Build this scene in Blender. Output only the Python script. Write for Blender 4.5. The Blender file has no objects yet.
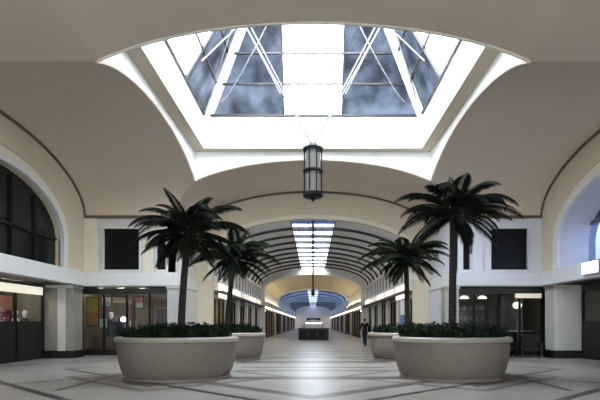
import bpy, bmesh, math, random
from mathutils import Vector, Matrix
random.seed(11)
S = bpy.context.scene
COL = S.collection
PI = math.pi

# ------------------------------------------------------------------ helpers
class MB:
    """collects shapes for ONE mesh object"""
    def __init__(s): s.b = bmesh.new()
    def face(s, pts):
        try: return s.b.faces.new([s.b.verts.new(p) for p in pts])
        except ValueError: return None
    def box(s, x0, x1, y0, y1, z0, z1):
        v = [s.b.verts.new(p) for p in ((x0,y0,z0),(x1,y0,z0),(x1,y1,z0),(x0,y1,z0),(x0,y0,z1),(x1,y0,z1),(x1,y1,z1),(x0,y1,z1))]
        for f in ((3,2,1,0),(4,5,6,7),(0,1,5,4),(1,2,6,5),(2,3,7,6),(3,0,4,7)): s.b.faces.new([v[i] for i in f])
        return s
    def grid(s, rows, close=False):
        vs = [[s.b.verts.new(p) for p in r] for r in rows]
        for a, c in zip(vs, vs[1:]):
            n = len(a)
            for i in range(n if close else n-1):
                j = (i+1) % n
                try: s.b.faces.new((a[i], a[j], c[j], c[i]))
                except ValueError: pass
        return vs
    def lathe(s, prof, n=32, c=(0,0,0), cap=True):
        rows = [[(c[0]+r*math.cos(2*PI*k/n), c[1]+r*math.sin(2*PI*k/n), c[2]+z) for k in range(n)] for r, z in prof]
        vs = s.grid(rows, True)
        if cap:
            s.b.faces.new(list(reversed(vs[0]))); s.b.faces.new(vs[-1])
        return s
    def tube(s, pts, r, n=6, r2=None):
        pts = [Vector(p) for p in pts]; rows = []
        for i, p in enumerate(pts):
            d = (pts[min(i+1, len(pts)-1)] - pts[max(i-1, 0)]).normalized()
            a = d.cross(Vector((0,0,1)));  a = a if a.length > .05 else d.cross(Vector((0,1,0)))
            a.normalize(); c = d.cross(a)
            rr = r if r2 is None else r + (r2-r)*i/(len(pts)-1)
            rows.append([p + rr*(a*math.cos(2*PI*k/n) + c*math.sin(2*PI*k/n)) for k in range(n)])
        vs = s.grid(rows, True)
        s.b.faces.new(list(reversed(vs[0]))); s.b.faces.new(vs[-1])
        return s
    def beam(s, p, q, w, h=None, up=(0,0,1)):
        p, q = Vector(p), Vector(q); d = (q-p).normalized(); h = h or w
        a = d.cross(Vector(up)); a = a if a.length > .05 else d.cross(Vector((0,1,0)))
        a.normalize(); c = d.cross(a)
        rows = [[e + a*w/2*i + c*h/2*j for i, j in ((-1,-1),(1,-1),(1,1),(-1,1))] for e in (p, q)]
        vs = s.grid(rows, True); s.b.faces.new(list(reversed(vs[0]))); s.b.faces.new(vs[1])
        return s
    def slab(s, pts, th):
        """polygon given thickness th along its normal"""
        pts = [Vector(p) for p in pts]
        n = (pts[1]-pts[0]).cross(pts[-1]-pts[0]).normalized()*th
        a = [s.b.verts.new(p) for p in pts]; c = [s.b.verts.new(p+n) for p in pts]
        s.b.faces.new(list(reversed(a))); s.b.faces.new(c)
        for i in range(len(a)):
            j = (i+1) % len(a); s.b.faces.new((a[i], a[j], c[j], c[i]))
        return s
    def strip(s, outer, inner, m, w0, w1, ends=True):
        """band between two contours in a plane, with thickness from w0 to w1"""
        A = [[m(u,z,w0) for u,z in outer], [m(u,z,w0) for u,z in inner], [m(u,z,w1) for u,z in inner], [m(u,z,w1) for u,z in outer]]
        A.append(A[0]); rows = [[r[i] for r in A[:4]] for i in range(len(outer))]
        vs = s.grid(rows, True)
        if ends: s.b.faces.new(list(reversed(vs[0]))); s.b.faces.new(vs[-1])
        return s

def obj(name, mb, m, parent=None, smooth=False, bevel=0, fix=True):
    me = bpy.data.meshes.new(name)
    if fix: bmesh.ops.recalc_face_normals(mb.b, faces=mb.b.faces)
    mb.b.to_mesh(me); mb.b.free()
    me.materials.append(m)
    if smooth:
        for p in me.polygons: p.use_smooth = True
        me.set_sharp_from_angle(angle=math.radians(40))
    o = bpy.data.objects.new(name, me); COL.objects.link(o)
    if parent: o.parent = parent
    if bevel:
        b = o.modifiers.new('edge', 'BEVEL'); b.width = bevel; b.segments = 2; b.limit_method = 'ANGLE'
    return o
def struct(name, mb, m, parent=None, **k):
    o = obj(name, mb, m, parent, **k)
    if not parent: o['kind'] = 'structure'
    return o
def tag(o, label, cat, group=None, kind=None):
    o['label'] = label; o['category'] = cat
    if group: o['group'] = group
    if kind: o['kind'] = kind
    return o
def thing(name, label, cat, loc=(0,0,0), rz=0, group=None):
    o = bpy.data.objects.new(name, None); COL.objects.link(o); o.empty_display_size = .2
    o.location = loc; o.rotation_euler = (0,0,rz)
    return tag(o, label, cat, group)
def again(name, mesh, parent=None, loc=(0,0,0), rz=0, sc=1):
    o = bpy.data.objects.new(name, mesh); COL.objects.link(o)
    if parent: o.parent = parent
    o.location = loc; o.rotation_euler = (0,0,rz); o.scale = (sc,sc,sc)
    return o
def B(*a): return MB().box(*a)

# ------------------------------------------------------------------ materials
def nt(name):
    m = bpy.data.materials.new(name); m.use_nodes = True
    t = m.node_tree; return m, t, t.nodes['Principled BSDF'], t.nodes.new, t.links.new
def mat(name, c, rough=.6, metal=0, var=.08, scale=3, spec=.5, bump=0):
    m, t, p, N, L = nt(name)
    p.inputs['Roughness'].default_value = rough; p.inputs['Metallic'].default_value = metal
    p.inputs['Specular IOR Level'].default_value = spec
    g = N('ShaderNodeNewGeometry'); n = N('ShaderNodeTexNoise'); n.inputs['Scale'].default_value = scale; n.inputs['Detail'].default_value = 5
    L(g.outputs['Position'], n.inputs['Vector'])
    r = N('ShaderNodeMix'); r.data_type = 'RGBA'
    r.inputs[6].default_value = (*[x*(1-var) for x in c], 1); r.inputs[7].default_value = (*[min(1, x*(1+var)) for x in c], 1)
    L(n.outputs['Fac'], r.inputs[0]); L(r.outputs[2], p.inputs['Base Color'])
    if bump:
        b = N('ShaderNodeBump'); b.inputs['Strength'].default_value = bump; b.inputs['Distance'].default_value = .02
        L(n.outputs['Fac'], b.inputs['Height']); L(b.outputs[0], p.inputs['Normal'])
    return m
def glow(name, c, e):
    m, t, p, N, L = nt(name)
    p.inputs['Base Color'].default_value = (.8,.8,.8,1)
    p.inputs['Emission Color'].default_value = (*c, 1); p.inputs['Emission Strength'].default_value = e
    return m
def glass(name, c, gl=.06, mottle=0, scale=1.5):
    m, t, p, N, L = nt(name); t.nodes.remove(p)
    tr = N('ShaderNodeBsdfTransparent'); g = N('ShaderNodeBsdfGlossy'); g.inputs['Roughness'].default_value = .05
    mx = N('ShaderNodeMixShader'); mx.inputs[0].default_value = gl
    if mottle:
        ge = N('ShaderNodeNewGeometry'); n = N('ShaderNodeTexNoise'); n.inputs['Scale'].default_value = scale; n.inputs['Detail'].default_value = 6
        r = N('ShaderNodeMix'); r.data_type = 'RGBA'; q = N('ShaderNodeMapRange'); q.inputs[1].default_value = .35; q.inputs[2].default_value = .68
        r.inputs[6].default_value = (*[x*(1-mottle) for x in c], 1); r.inputs[7].default_value = (*[min(1, x*(1+mottle)) for x in c], 1)
        L(ge.outputs['Position'], n.inputs['Vector']); L(n.outputs['Fac'], q.inputs[0]); L(q.outputs[0], r.inputs[0]); L(r.outputs[2], tr.inputs['Color'])
    else: tr.inputs['Color'].default_value = (*c, 1)
    L(tr.outputs[0], mx.inputs[1]); L(g.outputs[0], mx.inputs[2]); L(mx.outputs[0], t.nodes['Material Output'].inputs['Surface'])
    return m

M = dict(
    vault=mat('taupe ceiling plaster', (.72,.61,.485), .8, var=.05, scale=.6),
    lunette=mat('cream wall plaster', (.68,.61,.47), .75, var=.05),
    arch=mat('pale cream arch trim', (.80,.75,.62), .6, var=.04),
    white=mat('white painted plaster', (.76,.76,.75), .6, var=.03),
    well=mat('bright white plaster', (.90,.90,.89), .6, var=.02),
    grey_white=mat('off white wall paint', (.70,.68,.65), .65, var=.05),
    cool=mat('white wall tinted for cool daylight', (.66,.68,.74), .6, var=.04),  # white walls; the cool daylight falling on them is put into this colour
    soffit=mat('stone beige soffit', (.50,.45,.34), .7, var=.05),
    brown=mat('dark brown moulding', (.13,.10,.065), .5, var=.1),
    stone=mat('honed grey stone cladding', (.26,.245,.215), .45, var=.16, scale=4),
    stone_light=mat('light grey stone cladding', (.55,.54,.52), .4, var=.12, scale=4),
    planter=mat('taupe cast stone', (.195,.168,.138), .6, var=.14, scale=5, bump=.15),
    rim=mat('pale cast stone rim', (.32,.30,.25), .5, var=.1, scale=6),
    kerb=mat('taupe brown stone', (.22,.18,.155), .5, var=.14, scale=5),
    soil=mat('dark soil', (.03,.022,.015), .95, var=.4, scale=20),
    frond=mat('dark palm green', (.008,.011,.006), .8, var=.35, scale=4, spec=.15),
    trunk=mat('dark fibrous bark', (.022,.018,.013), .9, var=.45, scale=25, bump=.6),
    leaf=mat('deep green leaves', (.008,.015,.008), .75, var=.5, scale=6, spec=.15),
    black=mat('black painted metal', (.009,.009,.010), .5, var=.1, spec=.2),
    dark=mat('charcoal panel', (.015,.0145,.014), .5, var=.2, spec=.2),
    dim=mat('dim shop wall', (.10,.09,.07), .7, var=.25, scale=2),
    dim_green=mat('olive dark header panel', (.045,.05,.035), .5, var=.2),
    brace=mat('grey painted steel rod', (.30,.31,.32), .5),
    steel=mat('pale steel', (.62,.64,.66), .3, metal=.3, var=.05),
    grey_metal=mat('grey metal', (.20,.20,.20), .35, metal=.6, var=.1),
    rib=mat('dark bronze steel rib', (.020,.022,.028), .4, var=.1),
    hip=mat('white painted steel', (.92,.92,.92), .4, var=.02),
    red=mat('crimson cloth', (.20,.012,.02), .8, var=.3, scale=6),
    pink=mat('salmon pink cloth', (.62,.27,.22), .8, var=.2),
    navy=mat('navy cloth', (.013,.015,.03), .8, var=.3, scale=8),
    grey_cloth=mat('blue grey cloth', (.12,.13,.16), .8, var=.3, scale=8),
    white_cloth=mat('white cloth', (.75,.75,.74), .8, var=.08),
    yellow=mat('mustard yellow print', (.52,.42,.10), .6, var=.15),
    orange=mat('burnt orange print', (.50,.25,.09), .6, var=.15),
    rust=mat('rust brown wood', (.14,.05,.025), .5, var=.25),
    mint=mat('pale mint print', (.45,.55,.47), .6, var=.1),
    wood=mat('dark wood', (.022,.013,.010), .5, var=.3, scale=7),
    tan=mat('tan wood', (.30,.20,.11), .5, var=.2, scale=6),
    skin=mat('skin', (.42,.25,.18), .5, var=.06),
    jar=mat('cream ceramic', (.20,.185,.165), .4, var=.15),
    blue=mat('blue print', (.10,.17,.42), .6, var=.2),
    clear=glass('clear skylight glass', (.97,.985,1.0), .04),
    tint=glass('blue tinted glass', (.103,.115,.134), .04, mottle=.4, scale=1.1),
    tint_dark=glass('deep blue tinted glass', (.008,.011,.018), .02, mottle=.4, scale=.5),
    tint_mid=glass('pale blue tinted glass', (.065,.08,.12), .03, mottle=.15, scale=.6),
    clear_grey=glass('grey glass of added rear glazing', (.58,.59,.60), .05),
    shopglass=glass('shop window glass', (.93,.94,.93), .05),
    frosted=glass('blue grey window glass', (.20,.235,.32), .05, mottle=.1, scale=.5),
    frosted_dark=glass('purple grey window glass', (.12,.12,.14), .05, mottle=.1, scale=.5),
    pane_dark=mat('near black window glass', (.010,.010,.011), .25, var=.2, scale=.8, spec=.2),
    pane_blue=mat('dusky blue window glass', (.10,.13,.18), .15, var=.3, scale=1.2),
    lamp_warm=glow('warm white lamp', (1,.86,.62), 3.0),
    glow_added=glow('added warm uplight glow', (1,.84,.56), 9),
    lamp_sign=glow('soft cream lit sign face', (1,.95,.76), .5),
    lamp_cream=glow('cream lit sign face', (1,.92,.70), 1.1),
    lamp_dim=glow('dim cream sign face', (1,.90,.66), .35),
    lamp_white=glow('white lamp', (.95,.97,1), 3.0),
    lamp_pink=glow('pink lit sign face', (1,.55,.42), .9),
    lamp_shop=glow('shop ceiling lamp', (1,.88,.7), 38),
    bar=mat('dark glazing bar', (.035,.035,.04), .5, var=.1),
    lantern_glass=mat('smoked lantern glass', (.22,.22,.21), .2, var=.1),
)

def floor_mat():
    m, t, p, N, L = nt('polished marble paving')
    g = N('ShaderNodeNewGeometry'); sx = N('ShaderNodeSeparateXYZ'); L(g.outputs['Position'], sx.inputs[0])
    def ma(op, a, b=None, c=None):
        n = N('ShaderNodeMath'); n.operation = op
        for i, v in enumerate((a, b, c)):
            if v is None: continue
            if isinstance(v, (int, float)): n.inputs[i].default_value = v
            else: L(v, n.inputs[i])
        return n.outputs[0]
    x, y = sx.outputs[0], sx.outputs[1]
    ax = ma('ABSOLUTE', x); yy = ma('SUBTRACT', y, 16.2); ay = ma('ABSOLUTE', yy)
    d = ma('ADD', ax, ay)
    def band(v, c, h): return ma('LESS_THAN', ma('ABSOLUTE', ma('SUBTRACT', v, c)), h)
    def mul(a, b): return ma('MULTIPLY', a, b)
    def mx(*a):
        r = a[0]
        for q in a[1:]: r = ma('MAXIMUM', r, q)
        return r
    # thin dark diamond lines, broad brown bands, cross stripes
    thin = mx(band(d, 11.2, .15), band(d, 7.7, .13), band(ma('SUBTRACT', ax, ay), 3.0, .11), mul(band(ax, 5.4, .09), band(y, 12.8, 1.9)))
    inside = ma('LESS_THAN', ax, 5.2)
    broad = mx(mul(band(d, 6.3, .28), inside), mul(band(ay, 2.7, .36), ma('LESS_THAN', ax, 2.75)), mul(band(ay, .55, .2), ma('LESS_THAN', ax, 2.3)))
    cor = ma('GREATER_THAN', y, 18.4)
    st = mul(mul(ma('LESS_THAN', ma('MODULO', y, 2.4), .55), cor), ma('LESS_THAN', ax, 3.6))
    side = mul(band(ax, 3.75, .16), ma('GREATER_THAN', y, 24))
    pd = ma('ADD', ma('ABSOLUTE', ma('SUBTRACT', ax, 3.6)), ma('ABSOLUTE', ma('SUBTRACT', y, 13.8)))
    broad = mx(broad, st, side, mul(ma('LESS_THAN', pd, 2.35), ma('GREATER_THAN', ax, 3.6)), band(pd, 2.9, .14))
    # tiles
    br = N('ShaderNodeTexBrick'); L(g.outputs['Position'], br.inputs['Vector'])
    br.offset = 0; br.inputs['Scale'].default_value = 1; br.inputs['Brick Width'].default_value = .6; br.inputs['Row Height'].default_value = .6
    br.inputs['Mortar Size'].default_value = .006; br.inputs['Bias'].default_value = 0
    br.inputs['Color1'].default_value = (.315,.305,.295,1); br.inputs['Color2'].default_value = (.27,.262,.25,1); br.inputs['Mortar'].default_value = (.26,.25,.24,1)
    n = N('ShaderNodeTexNoise'); n.inputs['Scale'].default_value = 1.3; n.inputs['Detail'].default_value = 8; L(g.outputs['Position'], n.inputs['Vector'])
    vr = N('ShaderNodeMapRange'); vr.inputs[3].default_value = .85; vr.inputs[4].default_value = 1.12; L(n.outputs['Fac'], vr.inputs[0])
    mm = N('ShaderNodeMix'); mm.data_type = 'RGBA'; mm.inputs[7].default_value = (.115,.105,.096,1); L(br.outputs['Color'], mm.inputs[6]); L(broad, mm.inputs[0])
    m2 = N('ShaderNodeMix'); m2.data_type = 'RGBA'; m2.inputs[7].default_value = (.03,.028,.028,1); L(mm.outputs[2], m2.inputs[6]); L(thin, m2.inputs[0])
    m3 = N('ShaderNodeVectorMath'); m3.operation = 'SCALE'; L(m2.outputs[2], m3.inputs[0]); L(vr.outputs[0], m3.inputs['Scale'])
    L(m3.outputs[0], p.inputs['Base Color'])
    rr = N('ShaderNodeMapRange'); p.inputs['Specular IOR Level'].default_value = .22; rr.inputs[3].default_value = .26; rr.inputs[4].default_value = .42; L(n.outputs['Fac'], rr.inputs[0]); L(rr.outputs[0], p.inputs['Roughness'])
    return m
M['floor'] = floor_mat()

# ------------------------------------------------------------------ key measures (metres)
YC, HB, LW = 16.2, 5.9, 9.7         # court centre, half width of the vaults, distance to the end walls
SP, RISE = 5.95, 2.07               # vault springing and rise
A, A2 = 4.75, 4.3                   # half width of the light well, below and above its ledge
ZL, ZG = 8.33, 9.63                 # ledge, foot of the glass
YN = YC - A                         # near edge of the court
def E(u): return SP + RISE*math.sqrt(max(0, 1-(u/HB)**2))
def arch(c, hw, spring, rise, z0, n=48, side=4):
    p = [(c-hw, z0 + (spring-z0)*i/side) for i in range(side)]
    p += [(c-hw*math.cos(PI*i/n), spring + rise*math.sin(PI*i/n)) for i in range(n+1)]
    return p + [(c+hw, spring - (spring-z0)*(i+1)/side) for i in range(side)]
PX = lambda u, z, w: (w, u, z)      # wall in a plane of constant x
PY = lambda u, z, w: (u, w, z)      # wall in a plane of constant y

# ------------------------------------------------------------------ floor, vaults
struct('floor', B(-22, 22, -8.3, 136, -.3, 0), M['floor'])

v = MB()
NT = 40
def vs_(a, b, n): return [a + (b-a)*i/n for i in range(n+1)]
def ang(a, b, n):   # samples of u spaced evenly in angle so that the steep haunch is smooth
    t0, t1 = math.asin(a/HB), math.asin(b/HB)
    return [HB*math.sin(t0 + (t1-t0)*i/n) for i in range(n+1)]
uu = ang(-A, A, 40) + ang(A, HB, 12)[1:]
for sgn in (-1, 1):       # left and right arms: barrel along x
    v.grid([[(sgn*(max(abs(u), A) + (LW+.05-max(abs(u), A))*k/8), YC+u, E(u)) for k in range(9)] for u in uu])
ua = ang(-HB, -A, 12) + ang(-A, A, 40)[1:] + ang(A, HB, 12)[1:]
v.grid([[(u, YC + max(abs(u), A) + (LW+.05-max(abs(u), A))*k/8, E(u)) for k in range(9)] for u in ua])   # far arm: barrel along y
struct('ceiling', v, M['vault'], smooth=True)

v = MB()                   # ceiling of the near bay with its shallow barrel
zc = E(A)
prof = [(-10.2, zc), (-A, zc)] + [(u, E(u)) for u in ang(-A, A, 40)[1:-1]] + [(A, zc), (10.2, zc)]
v.grid([[(u, y, z) for u, z in prof] for y in (YN, 6, 0, -8.3)])
top = [(u, YN, z) for u, z in prof]
struct('ceiling', v, M['vault'], smooth=True)

# light well: lower walls rise from the arched edges to a ledge, upper walls to the glass
w = MB()
pts = ang(-A, A, 40)
for sgn in (-1, 1):
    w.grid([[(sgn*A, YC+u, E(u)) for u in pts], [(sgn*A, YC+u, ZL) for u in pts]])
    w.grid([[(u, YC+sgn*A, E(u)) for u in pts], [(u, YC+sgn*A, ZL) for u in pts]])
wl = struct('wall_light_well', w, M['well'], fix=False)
w = MB()
ring = lambda r, z: [(-r, YC-r, z), (r, YC-r, z), (r, YC+r, z), (-r, YC+r, z)]
w.grid([ring(A+.3, ZL), ring(A2, ZL)], True)
struct('trim_1', w, M['soffit'])
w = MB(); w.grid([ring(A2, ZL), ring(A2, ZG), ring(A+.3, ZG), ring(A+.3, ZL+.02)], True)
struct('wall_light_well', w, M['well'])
k = 2
for sgn in (-1, 1):        # cream beads along the arched edges
    t = MB().tube([(sgn*(A+.02), YC+u, E(u)+.02) for u in pts], .055, 6); struct('trim_%d' % k, t, M['arch'], smooth=True); k += 1
    t = MB().tube([(u, YC+sgn*(A+.02), E(u)+.02) for u in pts], .055, 6); struct('trim_%d' % k, t, M['arch'], smooth=True); k += 1

# ------------------------------------------------------------------ skylight: steep glazed hips over the well
sky = thing('window_1', 'glazed hipped skylight over the court with clear middle panes and blue tinted side panes', 'skylight', (0, YC, ZG)); sky['kind'] = 'structure'
SL, T = 1.7, 2.0
def sp(side, u, t, off=0):          # point on slope: side 0..3, u across, t up the slope
    q = Vector((u, (A2-t) - off, SL*t - off*.5))
    return Matrix.Rotation(side*PI/2, 3, 'Z') @ q
rows_t = [0, .57, 1.10, 1.62, T]
CW = 1.15
for sd in range(4):
    obj('glass_pane', MB().slab([sp(sd, -CW, 0), sp(sd, CW, 0), sp(sd, CW, T), sp(sd, -CW, T)], .02), M['clear'], sky)
    for s_ in (-1, 1):
        obj('glass_pane', MB().slab([sp(sd, s_*CW, 0), sp(sd, s_*A2, 0), sp(sd, s_*(A2-T), T), sp(sd, s_*CW, T)], .02), M['tint'], sky)
        obj('mullion', MB().beam(sp(sd, s_*CW, 0, .05), sp(sd, s_*CW, T, .05), .07), M['bar'], sky)
        a0, a1 = CW+.1, A2-1.0
        # crossed bracing rods under the tinted panes
        obj('brace', MB().tube([sp(sd, s_*(a0 + (A2-1.55-a0)*q/8), .40 + 1.45*q/8, .16) for q in range(9)], .025, 5), M['brace'], sky, smooth=True)
        obj('brace', MB().tube([sp(sd, s_*(A2-.75 - (A2-2.2)*q/10), .25 + 1.5*(q/10)**1.7 + .2*math.sin(PI*q/10), .16) for q in range(11)], .024, 5), M['brace'], sky, smooth=True)
    for r_ in rows_t[:-1]:
        obj('glazing_bar', MB().beam(sp(sd, -(A2-r_)+.1, r_, .05), sp(sd, (A2-r_)-.1, r_, .05), .075), M['bar'], sky)
    c0, c1 = sp(sd, A2, 0, .12), sp(sd, A2-T, T, .12)
    obj('hip_beam', MB().beam(c0, c1, .36, .22), M['hip'], sky)
top = [(-(A2-T), -(A2-T), SL*T), (A2-T, -(A2-T), SL*T), (A2-T, A2-T, SL*T), (-(A2-T), A2-T, SL*T)]
for i in range(4):
    obj('cap_pane', MB().slab([top[i], top[(i+1) % 4], (0, 0, SL*T+.7)], .02), M['clear'], sky)

# ------------------------------------------------------------------ end walls of the left and right arms
def lunette_wall(sgn, hw, spring, rise, m):
    w = MB()
    w.strip(arch(YC, HB+.02, SP, RISE+.02, 3.6), arch(YC, hw, spring, rise, 3.6), PX, sgn*LW, sgn*(LW+.3))
    w.box(min(sgn*LW, sgn*(LW+.3)), max(sgn*LW, sgn*(LW+.3)), YC-HB, YC+HB, 3.0, 3.6)
    w.box(min(sgn*(LW+.06), sgn*(LW+.3)), max(sgn*(LW+.06), sgn*(LW+.3)), -8.3, YN+.02, 3.0, zc+.05)
    struct('wall_left' if sgn < 0 else 'wall_right', w, m)
lunette_wall(-1, 3.74, 4.65, 1.80, M['lunette'])
lunette_wall(1, 4.15, 4.65, 1.80, M['lunette'])
n_trim = [6]
def trim(mb, m, **kk):
    o = struct('trim_%d' % n_trim[0], mb, m, **kk); n_trim[0] += 1; return o
for sgn, hw in ((-1, 3.74), (1, 4.15)):
    x = sgn*LW
    trim(MB().strip(arch(YC, hw+.22, 4.65, 2.00, 3.6), arch(YC, hw, 4.65, 1.80, 3.6), PX, x - sgn*.16, x + sgn*.05), M['white'])
    trim(MB().strip(arch(YC, hw+.52, 4.65, 2.27, 3.6), arch(YC, hw+.22, 4.65, 2.00, 3.6), PX, x - sgn*.09, x + sgn*.02), M['arch'])
    trim(MB().strip(arch(YC, hw+.62, 4.65, 2.36, 3.6), arch(YC, hw+.52, 4.65, 2.27, 3.6), PX, x - sgn*.05, x + sgn*.02), M['soffit'])
    trim(MB().strip(arch(YC, HB, SP, RISE, 5.9, 48, 1), arch(YC, HB-.11, SP, RISE-.10, 5.9, 48, 1), PX, x - sgn*.05, x + sgn*.02), M['brown'])
# left arched window: nearly black panes with mullions
wd = thing('window_2', 'dark arched window high on the left wall', 'window', (-LW-.18, YC, 3.6)); wd['kind'] = 'structure'
ins = [(u-YC, z-3.6) for u, z in arch(YC, 3.76, 4.65, 1.82, 3.6)]
p_ = MB(); p_.slab([(0, u, z) for u, z in ins], .03); obj('pane', p_, M['pane_dark'], wd)
for uy in (-2.2, -.75, .75, 2.2): obj('mullion', B(-.0, .09, uy-.04, uy+.04, 0, .9+1.8*math.sqrt(1-(uy/3.74)**2)), M['dark'], wd)
obj('transom', B(0, .09, -3.7, 3.7, 1.0, 1.08), M['dark'], wd)
# right: deep white reveal closed by pale blue glass
wd = thing('window_3', 'pale blue glazed arched window deep in the right wall', 'window', (LW, YC, 3.6)); wd['kind'] = 'structure'
o_ = [(u-YC, z-3.6) for u, z in arch(YC, 4.15, 4.65, 1.80, 3.6)]; q_ = [(u-YC, z-3.6) for u, z in arch(YC, 4.25, 4.65, 1.9, 3.6)]
obj('reveal', MB().strip(q_, [(u*.995, z-.012) for u, z in o_], PX, .01, 1.35), M['cool'], wd)
obj('sill', B(.28, 1.35, -4.15, 4.15, -.2, 0), M['cool'], wd)
TZ = 1.72
lo = [(u, z) for u, z in o_ if z < TZ-.05]
hi = [(u, z) for u, z in o_ if z >= TZ-.05]
obj('pane', MB().slab([(1.1, u, z) for u, z in lo], .02), M['frosted'], wd)
obj('upper_pane', MB().slab([(1.1, u, z) for u, z in hi], .02), M['frosted_dark'], wd)
obj('transom', B(1.0, 1.14, -4.0, 4.0, TZ-.1, TZ+.06), M['grey_metal'], wd)
for uy in (-2.4, -.8, .8, 2.4): obj('mullion', B(1.02, 1.13, uy-.04, uy+.04, 0, TZ), M['grey_metal'], wd)

# ------------------------------------------------------------------ front walls of the side arms (face the camera) and sides of the far arm
n_win = [4]
def front_wall(sgn):
    f = (lambda a, b: (min(sgn*a, sgn*b), max(sgn*a, sgn*b)))
    W1, W2 = ((7.38, 8.90) if sgn < 0 else (7.56, 9.10)), ((6.25, 6.63) if sgn < 0 else (6.37, 6.67))
    y0, y1 = YC+HB, YC+HB+.25
    w = MB()
    for a, b, z0, z1 in ((HB, W2[0], 3, 5.97), (W2[0], W2[1], 3, 3.7), (W2[0], W2[1], 5.2, 5.97), (W2[1], W1[0], 3, 5.97),
                         (W1[0], W1[1], 3, 3.7), (W1[0], W1[1], 5.45, 5.97), (W1[1], LW+.3, 3, 5.97)):
        w.box(*f(a, b), y0, y1, z0, z1)
    side = 'left' if sgn < 0 else 'right'
    struct('wall_front_%s' % side, w, M['grey_white' if sgn < 0 else 'cool'])
    for (a, b), z1 in ((W1, 5.45), (W2, 5.2)):
        e = thing('window_%d' % n_win[0], 'dark %s window beside the palm on the %s front wall' % ('square' if b-a > 1 else 'narrow', side), 'window', (sgn*(a+b)/2, y0, 3.7)); e['kind'] = 'structure'; n_win[0] += 1
        h, hw = z1-3.7, (b-a)/2
        obj('pane', B(-hw, hw, .12, .15, 0, h), M['pane_dark'], e)
        fr = MB()
        for q in (-1, 1): fr.box(min(q*hw, q*(hw+.07)), max(q*hw, q*(hw+.07)), -.05, .1, -.07, h+.07)
        fr.box(-hw, hw, -.05, .1, h, h+.07); fr.box(-hw-.05, hw+.05, -.09, .1, -.1, 0)
        obj('window_frame', fr, M['white' if sgn < 0 else 'cool'], e)
    # pilaster and mouldings
    trim(B(*f(9.2, LW), y0-.07, y0+.01, 3.6, 5.9), M['arch' if sgn < 0 else 'cool'])
    trim(B(*f(6.8, 7.2), y0-.06, y0+.01, 3.6, 5.9), M['arch' if sgn < 0 else 'cool'])
    trim(B(*f(HB, LW), y0-.10, y0+.01, 5.88, 6.0), M['brown'])
    # projecting fascia band above the shops
    trim(B(*f(HB-.12, LW), y0-.14, y0+.02, 3.02, 3.58), M['white' if sgn < 0 else 'cool'], bevel=.02)
    trim(B(*f(LW-.14, LW+.02), -8, YC+HB, 3.0, 3.58), M['white' if sgn < 0 else 'cool'], bevel=.02)
    # far arm side wall with its band
    w = MB().box(*f(HB, HB+.25), y0, YC+LW, 3.0, 5.97).box(*f(HB-.1, HB+.3), y0+.2, YC+LW+.1, 0, 3.0)
    struct('wall_far_arm_%s' % side, w, M['grey_white' if sgn < 0 else 'cool'])
    trim(B(*f(HB-.14, HB+.02), y0-.1, YC+LW, 3.02, 3.58), M['white'], bevel=.02)
    trim(B(*f(HB-.10, HB+.02), y0, YC+LW, 5.88, 6.0), M['brown'])
    # soffits over the recessed shopfronts, and wall closing round the shops
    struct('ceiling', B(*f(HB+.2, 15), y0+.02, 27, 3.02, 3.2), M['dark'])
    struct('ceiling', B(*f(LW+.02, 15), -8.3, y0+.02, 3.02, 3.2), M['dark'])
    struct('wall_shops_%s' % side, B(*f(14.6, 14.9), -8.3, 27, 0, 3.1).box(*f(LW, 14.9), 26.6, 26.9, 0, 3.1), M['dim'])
    struct('baseboard_%s' % side, B(*f(HB-.14, HB-.1), y0+.2, YC+LW, 0, .25), M['dark'])
front_wall(-1); front_wall(1)

# far wall of the far arm, opened by a wide arch to the arcade
CH, CS, CR = 5.0, 4.85, 1.78        # arcade half width, vault springing and rise
w = MB().strip(arch(0, HB+.05, SP, RISE+.03, 0), arch(0, CH, CS, CR, 0), PY, YC+LW, YC+LW+.35)
struct('wall_far', w, M['lunette'])
trim(MB().strip(arch(0, HB, SP, RISE, 5.9, 48, 1), arch(0, HB-.11, SP, RISE-.10, 5.9, 48, 1), PY, YC+LW-.05, YC+LW+.02), M['brown'])
trim(MB().strip(arch(0, CH+.22, CS, CR+.2, 3.6, 48, 2), arch(0, CH, CS, CR, 3.6, 48, 2), PY, YC+LW-.08, YC+LW+.02), M['arch'])

# ------------------------------------------------------------------ arcade with glazed vault
Y0, Y1, Y2, Y3 = YC+LW+.35, 49.0, 68.0, 134.0
def ell(x, hw, s, r): return s + r*math.sqrt(max(0, 1-(x/hw)**2))
GW = 1.08                            # half width of the glass ridge strip
c = MB()
xs = [CH*math.sin(-PI/2 + (math.asin(GW/CH)*-1 + PI/2)*i/16) for i in range(17)]
for sgn in (-1, 1):
    c.grid([[(-sgn*x, y, ell(x, CH, CS, CR)) for x in xs] for y in (Y0-.02, 34, 42, Y1+.02)])
arc = struct('ceiling', c, M['white'], smooth=True)
zr = ell(GW, CH, CS, CR)
ribs_y = []
y, st = 28.0, 2.35
while y < Y1-.5: ribs_y.append(y); y += st
for i, y in enumerate(ribs_y):
    r = MB().strip(arch(0, CH, CS, CR-.0, CS-.02, 36, 1), arch(0, CH-.12, CS, CR-.13, CS-.02, 36, 1), PY, y-.09, y+.09)
    obj('rib', r, M['rib'], arc)
obj('ridge_beam', B(-.07, .07, Y0, Y1, zr-.12, zr+.10), M['rib'], arc)
for sgn in (-1, 1):
    obj('strip_frame', B(min(sgn*GW, sgn*(GW+.08)), max(sgn*GW, sgn*(GW+.08)), Y0, Y1, zr-.06, zr+.1), M['grey_metal'], arc)
ys = [Y0] + ribs_y + [Y1]
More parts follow.
